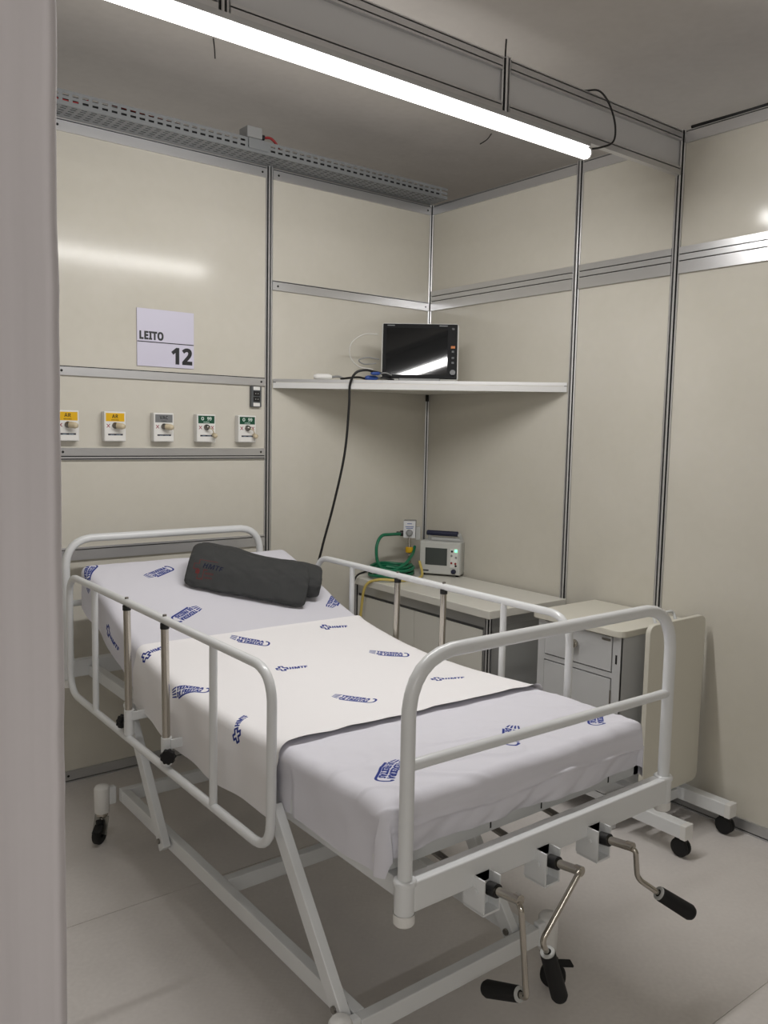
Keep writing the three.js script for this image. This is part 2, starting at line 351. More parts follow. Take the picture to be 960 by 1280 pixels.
  // folding legs
  const leg = (x, za, ya, zb, yb) => {
    const l = part(bed, 'leg', bar(V(x, ya, za), V(x, yb, zb), 0.026, 0.044), M.paint);
    part(l, 'bolt', [cyl(V(x - 0.019, yb + 0.022, zb - 0.018), V(x + 0.02, yb + 0.022, zb - 0.018), 0.009, 0.009, 8)], M.steel);
    return l;
  };
  leg(-1.972, 0.745, 0.56, 1.055, 0.158); leg(-1.972, 1.735, 0.56, 2.05, 0.17);
  leg(-1.348, 0.745, 0.56, 1.055, 0.158); leg(-1.41, 1.735, 0.56, 2.05, 0.15);
  // cranks
  const crank = (x, path, grip, knobAt) => {
    const y = 0.505;
    const c = part(bed, 'crank', [cyl(V(x, y, 2.262), V(x, y + 0.012, 2.345), 0.0105), cyl(V(x, y + 0.012, 2.335), V(x, y + 0.0135, 2.352), 0.0115)], M.chrome, 'chrome crank shaft');
    part(c, 'bearing', cyl(V(x, y - 0.001, 2.258), V(x, y + 0.003, 2.284), 0.0155), M.black);
    part(c, 'arm', pipe([V(x, y + 0.012, 2.342), ...path], 0.0068, 0.02, 12), M.chrome, 'bent chrome arm');
    const [a, b] = grip, L = a.distanceTo(b), g = part(c, 'grip', turned(a, b, [[0, 0.006], [0, 0.0165], [0.003, 0.0175], [L - 0.012, 0.0195], [L - 0.004, 0.016], [L, 0.008], [L, 0]]), M.rubber, 'black plastic grip');
    part(g, 'ferrule', turned(a, a.clone().lerp(b, -0.004 / L), [[0, 0.0165], [0.004, 0.0165], [0.004, 0.009]]), M.greyLight);
    const k = part(bed, 'crank_bracket', [box(x - 0.026, x - 0.022, 0.452, 0.53, 2.205, 2.268), box(x + 0.022, x + 0.026, 0.452, 0.53, 2.205, 2.268), box(x - 0.026, x + 0.026, 0.448, 0.453, 2.205, 2.268), box(x - 0.024, x + 0.024, 0.452, 0.53, 2.2, 2.235)], M.paint);
    part(k, 'bolt', cyl(V(x - 0.03, 0.497, 2.245), V(x - 0.025, 0.497, 2.245), 0.006, 0.006, 8), M.paint);
    part(bed, 'drive_rod', [cyl(V(x, 0.5, 2.2), V(x, 0.535, 1.72), 0.009), turned(V(x, 0.52, 2.03), V(x, 0.528, 1.9), [[0, 0], [0, 0.022], [0.03, 0.024], [0.13, 0.01], [0.13, 0]])], M.steel);
  };
  crank(-1.729, [V(-1.735, 0.505, 2.36), V(-1.699, 0.283, 2.352), V(-1.699, 0.281, 2.325)], [V(-1.699, 0.281, 2.33), V(-1.708, 0.243, 2.232)]);
  crank(-1.527, [V(-1.54, 0.522, 2.355), V(-1.654, 0.396, 2.35), V(-1.63, 0.358, 2.35)], [V(-1.632, 0.362, 2.35), V(-1.583, 0.232, 2.352)]);
  crank(-1.335, [V(-1.332, 0.51, 2.358), V(-1.318, 0.436, 2.357), V(-1.278, 0.402, 2.384), V(-1.262, 0.39, 2.394)], [V(-1.27, 0.396, 2.389), V(-1.193, 0.338, 2.436)]);
  // side rails
  const sideRail = (x, za, zb, ya, yb, ups, posts, inn) => {
    const r = part(bed, 'side_rail', pipe([V(x, ya, za), V(x, yb, za), V(x, yb, zb), V(x, ya, zb)], 0.0125, 0.1, 14, true), M.paint, 'white tubular side rail');
    for (const z of ups) part(r, 'upright', cyl(V(x, ya, z), V(x, yb, z), 0.0112), M.paint);
    posts.forEach((z, k) => {
      const s = k ? 1 : -1;
      part(r, 'slide_post', [cyl(V(x + inn * 0.004, ya + 0.03, z), V(x, yb - 0.012, z), 0.0118)], M.chrome, 'worn chrome post');
      part(r, 'stop_ring', cyl(V(x, yb - 0.026, z), V(x, yb - 0.01, z), 0.0135), M.black);
      part(r, 'rivet', cyl(V(x, yb + 0.01, z), V(x, yb + 0.017, z), 0.006), M.steel);
      part(r, 'clamp', [cyl(V(x + inn * 0.004, ya + 0.012, z), V(x + inn * 0.004, ya + 0.096, z), 0.0165), rbox(x + inn * 0.01, x + inn * 0.07, ya + 0.062, ya + 0.092, z + 0.012, z + 0.018, 0.002)], M.paint);
      const kz = z + s * 0.034, kp = [];
      for (let i = 0; i <= 48; i++) { const a = i / 48 * Math.PI * 2, R = 0.0195 + 0.0018 * Math.cos(a * 9); kp.push(new THREE.Vector2(Math.cos(a) * R, Math.sin(a) * R)); }
      const kg = new THREE.ExtrudeGeometry(new THREE.Shape(kp), { depth: 0.012, bevelEnabled: true, bevelSize: 0.002, bevelThickness: 0.003, bevelSegments: 2 }).translate(0, 0, -0.006);
      kg.rotateY(s > 0 ? -0.7 : 0.5).translate(x - inn * 0.006, ya + 0.048, kz);
      const kn = part(r, 'clamp_knob', kg, M.rubber, 'black star knob');
      part(kn, 'screw', cyl(V(x, ya + 0.048, z), V(x - inn * 0.006, ya + 0.048, kz), 0.005), M.steel);
    });
  };
  sideRail(-2.02, 0.278, 1.802, 0.478, 0.935, [0.56, 1.492], [0.868, 1.172], 1);
  sideRail(-0.998, 0.44, 1.858, 0.47, 0.95, [0.706, 1.575], [1.008, 1.275], -1);
}
// ------------------------------------------------------------------ mattress and bedding
const HW = 0.462, ZH = 0.215, ZF = 2.168;
function wrap(s, t, opt) {                            // cloth coordinates (s across, t along) laid over the mattress
  const r = 0.032, lift = opt.lift, hw = HW + lift, zf = ZF + lift, zh = ZH - lift;
  const cs = THREE.MathUtils.clamp(s, -hw + r, hw - r), ct = THREE.MathUtils.clamp(t, opt.head ? zh + r : -9, opt.foot ? zf - r : 9);
  let es = s - cs, et = t - ct, l = Math.hypot(es, et), x = cs, z = ct, drop = 0, out = 0;
  if (l > 1e-6) {
    es /= l; et /= l;
    if (opt.maxDrop) l = Math.min(l, opt.maxDrop(s, t));
    const a = Math.min(l / r, Math.PI / 2), rest = Math.max(0, l - r * Math.PI / 2);
    const fold = opt.fold(s, t, rest);
    out = r * Math.sin(a) + fold; drop = r * (1 - Math.cos(a)) + rest;
    x += es * out; z += et * out;
  }
  const y = topY(Math.min(Math.max(z, 0.1), 2.35)) + lift - drop + (drop < 0.03 ? opt.bump(s, t) : 0);
  return V(CX + x, y, z);
}
const NAVY = '#1b2c80';
function crossLogo(c, x, y, s, ang) {                 // outlined cross beside the letters HMTF
  c.save(); c.translate(x, y); c.rotate(ang); c.scale(s, s);
  c.strokeStyle = NAVY; c.lineWidth = 8; c.lineJoin = 'round';
  c.beginPath();
  const p = [[-8, -24], [8, -24], [8, -8], [24, -8], [24, 8], [8, 8], [8, 24], [-8, 24], [-8, 8], [-24, 8], [-24, -8], [-8, -8]];
  p.forEach(([a, b], i) => i ? c.lineTo(a - 26, b) : c.moveTo(a - 26, b)); c.closePath(); c.stroke();
  c.fillStyle = NAVY; c.font = 'italic bold 31px sans-serif'; c.textBaseline = 'middle'; c.fillText('HMTF', 2, 2); c.lineWidth = 2; c.strokeText('HMTF', 2, 2);
  c.restore();
}
function townLogo(c, x, y, s, ang) {                  // striped wedge, two lines of letters, loop at the end
  c.save(); c.translate(x, y); c.rotate(ang); c.scale(s, s);
  c.fillStyle = NAVY; c.strokeStyle = NAVY;
  for (let k = 0; k < 4; k++) { c.beginPath(); c.moveTo(-84, -20 + k * 8); c.lineTo(-58, -24 + k * 12); c.lineTo(-58, -18 + k * 12); c.lineTo(-82, -16 + k * 8); c.closePath(); c.fill(); }
  c.font = 'bold 24px sans-serif'; c.textBaseline = 'middle'; c.textAlign = 'left'; c.lineWidth = 2.2;
  for (const [w, y] of [['TEIXEIRA', -12], ['DE FREITAS', 11]]) { c.fillText(w, -54, y, 106); c.strokeText(w, -54, y, 106); }
  c.lineWidth = 7; c.beginPath(); c.moveTo(-46, 25); c.lineTo(56, 25); c.quadraticCurveTo(76, 22, 74, -2); c.quadraticCurveTo(72, -20, 60, -21); c.stroke();
  c.beginPath(); c.arc(61, -20, 5, 0, 7); c.fill();
  c.restore();
}
// canvas for the sheets: 1.36 m across, 2.4 m along
const SW = 1.36, SL = 2.4, KX = 1152, KY = 2033, px = (x) => (x - CX + SW / 2) / SW * KX, pz = (z) => z / SL * KY;
const logo = (c, kind, a, b) => { const x0 = px(a[0]), y0 = pz(a[1]), x1 = px(b[0]), y1 = pz(b[1]); kind(c, (x0 + x1) / 2, (y0 + y1) / 2, kind === townLogo ? 0.76 : 0.66, Math.atan2(y1 - y0, x1 - x0)); };
const sheetPrint = (base, list) => paint(KX, KY, (c, w, h) => { c.fillStyle = base; c.fillRect(0, 0, w, h); for (const [k, a, b] of list) logo(c, k, a, b); });
const bottomTex = sheetPrint('#dcdbe3', [[townLogo, [-1.98, 0.31], [-1.93, 0.25]], [townLogo, [-1.72, 0.36], [-1.65, 0.325]], [townLogo, [-1.64, 0.6], [-1.775, 0.675]], [crossLogo, [-2.03, 0.5], [-2.05, 0.62]], [townLogo, [-1.105, 0.71], [-1.02, 0.63]],
  [townLogo, [-1.765, 1.975], [-1.895, 2.075]], [townLogo, [-1.075, 2.02], [-1.18, 2.115]], [townLogo, [-1.39, 1.995], [-1.465, 2.065]]]);
const drawTex = sheetPrint('#f1eff0', [[townLogo, [-1.627, 0.85], [-1.528, 0.94]], [crossLogo, [-1.259, 0.875], [-1.188, 0.89]], [crossLogo, [-1.97, 0.87], [-1.91, 0.85]], [townLogo, [-1.985, 1.12], [-1.9, 1.215]], [crossLogo, [-2.0, 1.535], [-1.935, 1.49]], [crossLogo, [-1.616, 1.15], [-1.547, 1.163]],
  [townLogo, [-1.23, 1.15], [-1.125, 1.24]], [townLogo, [-1.615, 1.46], [-1.535, 1.6]], [crossLogo, [-1.248, 1.51], [-1.183, 1.542]]]);
for (const t of [bottomTex, drawTex]) t.wrapS = t.wrapT = THREE.ClampToEdgeWrapping;
const sheetUV = (s, t) => [(s + SW / 2) / SW, 1 - t / SL];
const cloth = (map) => new THREE.MeshPhysicalMaterial({ color: 0xffffff, map, roughness: 0.85, sheen: 0.2, side: THREE.DoubleSide });
{
  const m = thing('mattress', 'flat foam mattress under the printed sheets on the bed', 'mattress', [CX, 0.6, 1.2]);
  part(m, 'foam', grid(24, 60, (u, v) => {
    const a = u * 2 - 1, z = ZH + 0.02 + (ZF - ZH - 0.04) * v;
    const x = CX + THREE.MathUtils.clamp(a * 1.35, -1, 1) * (HW - 0.012), d = Math.max(0, Math.abs(a * 1.35) - 1) / 0.35 * 0.105;
    return [V(x, topY(z) - 0.008 - d, z), u, v];
  }), M.plastic);
  const bs = thing('bottom_sheet', 'lavender white printed sheet wrapping the mattress head and foot ends', 'bed sheet', [CX, 0.6, 1.2]);
  const smin = -HW - 0.155, smax = HW + 0.155, tmin = 0.13, tmax = ZF + 0.112;
  part(bs, 'cloth', grid(170, 330, (u, v) => {
    const s = smin + (smax - smin) * u, t = v < 0.5 ? tmin + (1.95 - tmin) * v * 2 : 1.95 + (tmax - 1.95) * (v * 2 - 1);   // closer rows towards the foot
    const p = wrap(s, t, {
      lift: 0.003, head: true, foot: true, maxDrop: () => 0.18,
      fold: (a, b, rest) => rest <= 0 ? 0 : Math.abs(a) > HW && b > ZF - 0.01 ? 0.006 * Math.min(1, rest / 0.05) : Math.min(1, rest / 0.05) * (0.008 * noise.noise(a * 9 + b * 5, b * 9 - a * 4, 2.2) + (Math.abs(a) > HW && b > 0.8 && b < 1.8 ? -0.012 : 0) + (b > ZF ? 0.016 * noise.noise(a * 5, rest * 22, 7.7) + 0.02 * Math.exp(-Math.pow((rest - 0.03 - 0.03 * noise.noise(a * 3.4, 3, 1)) / 0.007, 2)) * (0.6 + noise.noise(a * 6, 9, 2)) + 0.008 * noise.noise(a * 17 + rest * 30, rest * 12 - a * 6, 5.5) : 0.004 * Math.sin(b * 26))),
      bump: (a, b) => 0.0022 * noise.noise(a * 7, b * 11, 0.4) + 0.0012 * noise.noise(a * 21 + b * 9, b * 16, 4.4) + (b > 1.75 ? 0.0045 * noise.noise(a * 10 - b * 14, b * 4, 8) + 0.0035 * (1 - Math.min(1, Math.abs(noise.noise(a * 4 + b * 3, b * 7 - a * 5, 5)) * 9)) * Math.min(1, (b - 1.75) * 5) : 0),
    });
    return [p, ...sheetUV(s, t)];
  }), cloth(bottomTex));
  const ds = thing('draw_sheet', 'bright white printed draw sheet across the middle of the bed', 'bed sheet', [CX, 0.6, 1.3]);
  const dmin = -HW - 0.19, dmax = HW + 0.17;
  part(ds, 'cloth', grid(130, 150, (u, v) => {
    const s = dmin + (dmax - dmin) * u;
    const ta = 0.818 + 0.02 * s + 0.006 * noise.noise(s * 6, 0, 3), tb = 1.768 + 0.04 * s + 0.006 * noise.noise(s * 9, 1, 3) + (s < -HW ? (s + HW) * -0.02 : 0);
    const t = ta + (tb - ta) * v, e = Math.min(v, 1 - v) * (tb - ta), curl = v > 0.5 ? Math.exp(-e / 0.02) * (0.011 + 0.006 * noise.noise(s * 14, 2, 9)) : Math.exp(-e / 0.015) * 0.004;
    const p = wrap(s, t, {
      lift: 0.008, head: false, foot: false,
      fold: (a, b, rest) => rest <= 0 ? 0 : Math.abs(a) > HW && b > ZF - 0.01 ? 0.006 * Math.min(1, rest / 0.05) : Math.min(1, rest / 0.05) * (0.008 + 0.006 * noise.noise(b * 8, a * 3, 3.3) + 0.005 * Math.sin(b * 19) + 0.012 * Math.exp(-Math.pow((b - 1.1) / 0.03, 2))),
      bump: (a, b) => 0.0018 * noise.noise(a * 5, b * 9, 10.4) + 0.001 * noise.noise(a * 17 + b * 6, b * 14, 14.4) + curl,
    });
    return [p, ...sheetUV(s, t)];
  }), cloth(drawTex));
}
// ------------------------------------------------------------------ grey folded pillow
{
  const A = V(-1.645, 0.888, 0.455), B = V(-1.225, 0.788, 0.705), X = B.clone().sub(A).normalize(), N0 = V(0, 0.93, 0.367), Z = X.clone().cross(N0).normalize(), N = Z.clone().cross(X).normalize();
  const O = A.clone().lerp(B, 0.5), Lh = A.distanceTo(B) / 2;
  const p = thing('pillow', 'dark grey plush pillow folded over on the bed head', 'pillow', [O.x, O.y, O.z]);
  const tex = paint(1024, 512, (c, w, h) => {
    c.fillStyle = '#3c3d3d'; c.fillRect(0, 0, w, h);
    for (let k = 0; k < 5200; k++) { const a = rnd() * w, b = rnd() * h, g = 46 + rnd() * 30 | 0; c.strokeStyle = `rgba(${g},${g},${g},0.35)`; c.lineWidth = 1.5; c.beginPath(); c.moveTo(a, b); c.lineTo(a + (rnd() - 0.5) * 9, b + 5 + rnd() * 7); c.stroke(); }
    c.save(); c.translate(70, 300); c.scale(1.25, 1.25); c.rotate(-0.05);
    c.strokeStyle = '#5c2d2c'; c.lineWidth = 5; c.lineJoin = 'round';
    c.beginPath(); [[36, -40], [36, -6], [4, -6], [4, 30], [36, 30], [36, 62], [70, 62], [70, 30], [92, 30]].forEach(([a, b], i) => i ? c.lineTo(a, b) : c.moveTo(a, b)); c.stroke();
    c.beginPath(); c.moveTo(36, -40); c.lineTo(150, -46); c.stroke();
    c.fillStyle = '#0f1530'; c.font = 'italic bold 54px sans-serif'; c.textBaseline = 'middle'; c.fillText('HMTF', 56, 2, 128);
    c.fillStyle = '#4e3332'; c.fillRect(80, 40, 54, 7); c.fillRect(80, 54, 50, 6); c.fillStyle = '#662a2a'; c.fillRect(20, 34, 26, 12);
    c.restore();
  });
  const plush = new THREE.MeshPhysicalMaterial({ color: 0xffffff, map: tex, roughness: 0.95, sheen: 0.35, sheenRoughness: 0.6, sheenColor: new THREE.Color(0x4a4d4e) });
  const lobe = (l0, l1, d0, d1, h, lean, s) => grid(70, 64, (u, v) => {
    const th = v * Math.PI * 2, c = Math.cos(th), n = Math.sin(th), e = 0.62;
    const sx = Math.sign(c) * Math.pow(Math.abs(c), e), sn = Math.sign(n) * Math.pow(Math.abs(n), e);
    const q = u * 2 - 1, end = Math.pow(Math.max(0, 1 - Math.pow(Math.abs(q), 14)), 0.34);
    const l = l0 + (l1 - l0) * u, sag = 1 - 0.13 * Math.exp(-Math.pow((u - 0.55) / 0.22, 2)) + 0.05 * noise.noise(u * 5, s, 1);
    const w = 0.5 * (sn + 1) * h * sag, dd = (d0 + d1) / 2 + (d1 - d0) / 2 * sx * (0.86 + 0.14 * end) - lean * w;
    const bump = 0.007 * noise.noise(u * 8, c * 1.6 + s, n * 1.6) + 0.0035 * noise.noise(u * 20, c * 3.5, n * 3.5 + s);
    const pt = O.clone().add(X.clone().multiplyScalar(l * Lh + (q * (1 - end)) * -0.02)).add(N.clone().multiplyScalar(0.006 + (h * 0.5 + (w - h * 0.5) * end) + (sn > 0 ? bump : 0))).add(Z.clone().multiplyScalar((d0 + d1) / 2 - lean * h * 0.3 + (dd - (d0 + d1) / 2) * (0.35 + 0.65 * end) + bump));
    return [pt, u, Math.min(0.98, ((v + 0.15) % 1) / 0.5)];
  });
  // local across axis Z points from the bed head towards the foot
  const dir = Z.z > 0 ? 1 : -1;
  p.authored = V(O.x, O.y, O.z);
  part(p, 'front_fold', lobe(-1.02, 1.02, dir * -0.09, dir * 0.075, 0.106, dir * 0.95, 1.3), plush);
  part(p, 'back_fold', lobe(-0.95, 1.24, dir * -0.23, dir * -0.05, 0.097, dir * 0.15, 6.1), plush);
}

// ------------------------------------------------------------------ fittings on the back wall
function decal(parent, name, w, h, tex, pos, opt = {}) {
  const m = new THREE.Mesh(new THREE.PlaneGeometry(w, h), new THREE.MeshPhysicalMaterial({ map: tex, roughness: opt.rough ?? 0.4 }));
  m.name = name; m.castShadow = m.receiveShadow = true; m.position.set(...pos);
  if (opt.ry) m.rotation.y = opt.ry;
  if (opt.label) m.userData.label = opt.label;
  parent.add(m); return m;
}
{
  const s = thing('bed_number_sign', 'pale lilac square sign reading LEITO 12 above the rail', 'sign', [-1.509, 1.763, 0.003], { local: true });
  part(s, 'board', box(-0.13, 0.13, 0, 0.243, 0, 0.004), std(0xc9c6d4, 0.5));
  decal(s, 'print', 0.258, 0.241, paint(512, 478, (c, w, h) => {
    c.fillStyle = '#cdcadb'; c.fillRect(0, 0, w, h); c.fillStyle = '#15161a';
    c.font = 'bold 92px sans-serif'; c.textBaseline = 'alphabetic'; c.strokeStyle = '#15161a'; c.lineWidth = 5; c.fillText('LEITO', 14, 254, 222); c.strokeText('LEITO', 14, 254, 222);
    c.fillRect(0, 271, w, 8); c.font = 'bold 188px sans-serif'; c.textAlign = 'right'; c.lineWidth = 8; c.fillText('12', w - 12, 446, 200); c.strokeText('12', w - 12, 446, 200);
  }), [0, 0.1215, 0.0045]);
}
{
  const kinds = {
    AR: ['#e0b010', '#1a1408', 'AR', 'MEDICINAL'], VAC: ['#77797b', '#141414', 'VAC', 'CLÍNICO'], O2: ['#0d4a34', '#dfe9e2', 'O₂ 99', 'OXIGÊNIO'],
  };
  const tex = {};
  for (const k in kinds) tex[k] = paint(256, 352, (c, w, h) => {
    const [bg, fg, t, u] = kinds[k];
    c.fillStyle = '#e3e2de'; c.fillRect(0, 0, w, h); c.fillStyle = bg; c.fillRect(8, 8, 240, 104); c.fillStyle = fg; c.textAlign = 'center'; c.textBaseline = 'middle';
    c.font = 'bold 62px sans-serif'; c.fillText(t, 128, 48, 190); c.font = 'bold 18px sans-serif'; c.fillText(u, 128, 94);
    c.strokeStyle = '#8d3140'; c.lineWidth = 9; for (const [a, b] of [[20, 60], [196, 236]]) { c.beginPath(); c.moveTo(a, 146); c.lineTo(b, 190); c.moveTo(b, 146); c.lineTo(a, 190); c.stroke(); }
    c.fillStyle = '#223'; c.fillRect(36, 268, 190, 20); c.fillStyle = '#9fb8c4'; c.font = 'bold 15px sans-serif'; c.fillText('GASES', 90, 279); c.fillText('CENTRO', 170, 279);
  });
  const spots = [[-1.942, 'AR', 'first yellow AR gas outlet box beside the curtain'], [-1.748, 'AR', 'yellow AR gas outlet box next to the grey VAC box'], [-1.534, 'VAC', 'grey banded VAC outlet box between yellow and green boxes'], [-1.334, 'O2', 'green oxygen outlet box next to the grey VAC box'], [-1.128, 'O2', 'green oxygen outlet box beneath the socket plate by the post']];
  for (const [x, k, label] of spots) {
    const b = thing('gas_outlet', label, 'gas outlet', [x, 1.441, 0.002], { local: true, group: 'gas outlets on the bed head panel' });
    part(b, 'housing', rbox(-0.046, 0.046, 0, 0.124, 0, 0.036, 0.004), M.plastic);
    decal(b, 'face_print', 0.084, 0.116, tex[k], [0, 0.062, 0.0366]);
    const v = part(b, 'valve', turned(V(0, 0.066, 0.036), V(0, 0.066, 0.058), [[0, 0], [0, 0.013], [0.006, 0.013], [0.008, 0.01], [0.02, 0.0095], [0.02, 0]], 18), M.steel);
    if (k === 'O2') {
      part(b, 'cap_chain', soft([V(0.004, 0.064, 0.056), V(0.018, 0.056, 0.06), V(0.028, 0.042, 0.054), V(0.034, 0.032, 0.05)], 0.0025, 20, 6), M.beige);
      part(b, 'cap', turned(V(0.034, 0.034, 0.038), V(0.034, 0.026, 0.064), [[0, 0], [0, 0.009], [0.02, 0.011], [0.027, 0.006], [0.027, 0]], 16), M.beige, 'beige dust cap hanging loose');
    } else part(b, 'cap', turned(V(0.003, 0.066, 0.05), V(0.028, 0.062, 0.074), [[0, 0.006], [0, 0.0125], [0.024, 0.0125], [0.034, 0.008], [0.034, 0]], 18), M.beige, 'ivory dust cap');
  }
  const s = thing('socket_plate', 'grey socket plate with two black outlets below the rail', 'socket', [-1.071, 1.606, 0.002], { local: true });
  part(s, 'plate', rbox(-0.027, 0.027, 0, 0.096, 0, 0.02, 0.003), std(0x55585a, 0.5));
  for (const y of [0.036, 0.062]) { const o = part(s, 'outlet', rbox(-0.017, 0.017, y - 0.011, y + 0.011, 0.019, 0.0225, 0.002), M.black); for (const dx of [-0.006, 0.006]) share(o, 'pin_hole', new THREE.CylinderGeometry(0.0022, 0.0022, 0.001, 10).rotateX(Math.PI / 2), M.greyLight, [dx, y, 0.0227]); }
  for (const y of [0.011, 0.086]) part(s, 'name_tag', box(-0.017, 0.017, y - 0.008, y + 0.008, 0.02, 0.0206), M.plastic, 'white paper tag');
}

// ------------------------------------------------------------------ cable tray on top of the back wall
{
  const t = thing('cable_tray', 'grey perforated cable tray lying along the wall top', 'cable tray', [-1.95, TOP + 0.006, 0.07]);
  const x0 = -3.9, x1 = -0.02, pitch = 0.0375, slot = 0.023;
  const strip = (f, rows, a, b) => {                // solid bands plus the webs left between slots; rows: slot centre offsets from a to b
    const g = []; let at = a;
    for (const r of rows) { g.push(f(x0, x1, at, r - 0.0042)); for (let x = x0; x < x1 - 0.02; x += pitch) g.push(f(x, x + pitch - slot, r - 0.0042, r + 0.0042)); at = r + 0.0042; }
    g.push(f(x0, x1, at, b)); return g;
  };
  const y0 = TOP + 0.0065, th = 0.0012;
  part(t, 'front_side', strip((a, b, c, d) => box(a, b, y0 + c, y0 + d, 0.139, 0.139 + th), [0.02, 0.04], 0, 0.056), M.tray);
  part(t, 'back_side', [box(x0, x1, y0, y0 + 0.056, 0, th)], M.tray);
  part(t, 'bottom', strip((a, b, c, d) => box(a, b, y0, y0 + th, c, d), [0.03, 0.055, 0.08, 0.105, 0.124], 0, 0.14), M.tray);
  part(t, 'lip', [box(x0, x1, y0 + 0.0548, y0 + 0.056, 0.128, 0.139)], M.tray);
  const w = thing('red_cable', 'red cable lying inside the perforated tray', 'cable', [-2.1, y0 + 0.03, 0.12]);
  part(w, 'sheath', soft([V(-2.7, y0 + 0.058, 0.1), V(-2.3, y0 + 0.056, 0.118), V(-2.1, y0 + 0.03, 0.1352), V(-1.98, y0 + 0.0205, 0.1352), V(-1.91, y0 + 0.022, 0.1352), V(-1.85, y0 + 0.052, 0.128), V(-1.75, y0 + 0.057, 0.1), V(-1.4, y0 + 0.056, 0.08)], 0.003, 60, 8), M.red);
  [[0.108, 0.0235, 'behind the front slots'], [0.0605, 0.0235, 'in the middle of the tray'], [0.0185, 0.0155, 'nearest the tray back']].forEach(([z, r, w]) => {
    const k = thing('added_tray_cable', 'unseen thick black cable added to darken the tray slots, ' + w, 'cable', [-1.9, y0, z], { group: 'added cables in the tray' });  // added fill, sized so no light shows through the slots
    part(k, 'sheath', sweep([V(-3.85, y0 + 0.0018 + r, z), V(-2, y0 + 0.0018 + r, z), V(-0.06, y0 + 0.0018 + r, z)], r, 12), M.rubber);
  });
  const j = thing('junction_box', 'small grey junction box clipped on the cable tray', 'junction box', [-1.14, y0 + 0.045, 0.1]);
  part(j, 'box_body', rbox(-1.195, -1.12, y0 + 0.0565, y0 + 0.104, 0.075, 0.15, 0.004), M.grey);
  part(j, 'mounting_plate', rbox(-1.185, -1.085, y0 + 0.012, y0 + 0.056, 0.1415, 0.146, 0.002), M.tray);
  part(j, 'gland', cyl(V(-1.121, y0 + 0.078, 0.115), V(-1.095, y0 + 0.077, 0.115), 0.013), M.black);
  const r = thing('red_cable', 'short red cable looping out of the junction box', 'cable', [-1.06, y0 + 0.05, 0.11]);
  part(r, 'sheath', soft([V(-1.098, y0 + 0.078, 0.115), V(-1.06, y0 + 0.084, 0.115), V(-1.03, y0 + 0.065, 0.115), V(-1.012, y0 + 0.035, 0.112), V(-1.0, y0 + 0.008, 0.1)], 0.006, 30, 8), M.red);
}
// cable from the lamp over the header, cable along the right wall top, hanging wires
{
  const c = thing('lamp_cable', 'thin black cable arching from the tube lamp over the header', 'cable', [-0.5, 2.5, 1.53]);
  part(c, 'sheath', soft([V(-0.575, 2.512, 1.52), V(-0.545, 2.52, 1.535), V(-0.5, 2.545, 1.552), V(-0.497, 2.6, 1.555), V(-0.535, 2.675, 1.548), V(-0.565, 2.708, 1.53), V(-0.6, 2.708, 1.5), V(-0.64, 2.706, 1.48)], 0.0035, 50, 8), M.black);
  const d = thing('wall_top_cable', 'black cable lying along the top of the right wall', 'cable', [0, 2.71, 2.4]);
  part(d, 'sheath', soft([V(-0.004, 2.712, 1.54), V(0.002, 2.712, 1.8), V(-0.008, 2.714, 2.2), V(0, 2.712, 2.8), V(0.004, 2.712, 3.6), V(0, 2.712, 4.4)], 0.0065, 60, 8), M.black);
  const wires = [['black tie wire hanging from the ceiling above the bed head', [V(-1.48, CEIL, 0.4), V(-1.475, 2.965, 0.4), V(-1.47, 2.93, 0.395)]], ['black tie wire hooked from the ceiling near the right wall', [V(0.06, CEIL, 0.37), V(0.05, 2.975, 0.35), V(0.02, 2.95, 0.33)]], ['short black tie wire upright on the header post', [V(-1, 2.7, 1.5), V(-1, 2.73, 1.5), V(-0.998, 2.765, 1.5)]]];
  for (const [label, pts] of wires) { const w = thing('tie_wire', label, 'wire', pts[0].toArray()); part(w, 'strand', soft(pts, 0.0028, 14, 6), M.dark); }
}

// ------------------------------------------------------------------ corner shelf, monitor and leads
{
  const s = thing('corner_shelf', 'triangular white corner shelf with aluminium front edge', 'shelf', [-0.33, 1.7, 0.33]);
  const sh = new THREE.Shape(); sh.moveTo(-0.965, 0.016); sh.lineTo(-0.016, 0.016); sh.lineTo(-0.016, 0.965); sh.closePath();
  const bd = new THREE.ExtrudeGeometry(sh, { depth: 0.03, bevelEnabled: false }).rotateX(Math.PI / 2).translate(0, 1.736, 0);
  part(s, 'board', bd, M.whiteBoard);
  const a = V(-0.972, 0, 0.003), b = V(-0.003, 0, 0.972), lay = (y0, y1, d, m, n, l) => {
    const q = a.clone().lerp(b, 0.5), g = box(-0.684, 0.684, y0, y1, -0.01, d).rotateY(-Math.PI / 4).translate(q.x, 0, q.z);
    return part(s, n, g, m, l);
  };
  lay(1.699, 1.7245, 0.006, std(0xd9d9d8, 0.3), 'front_band', 'white front band');
  lay(1.7275, 1.742, 0.006, M.alu, 'front_rail', 'aluminium front rail');
  lay(1.7, 1.74, 0.001, M.dark, 'joint');
  part(s, 'corner_bracket', [box(-0.03, -0.018, 1.67, 1.705, 0.018, 0.03)], M.dark);
}
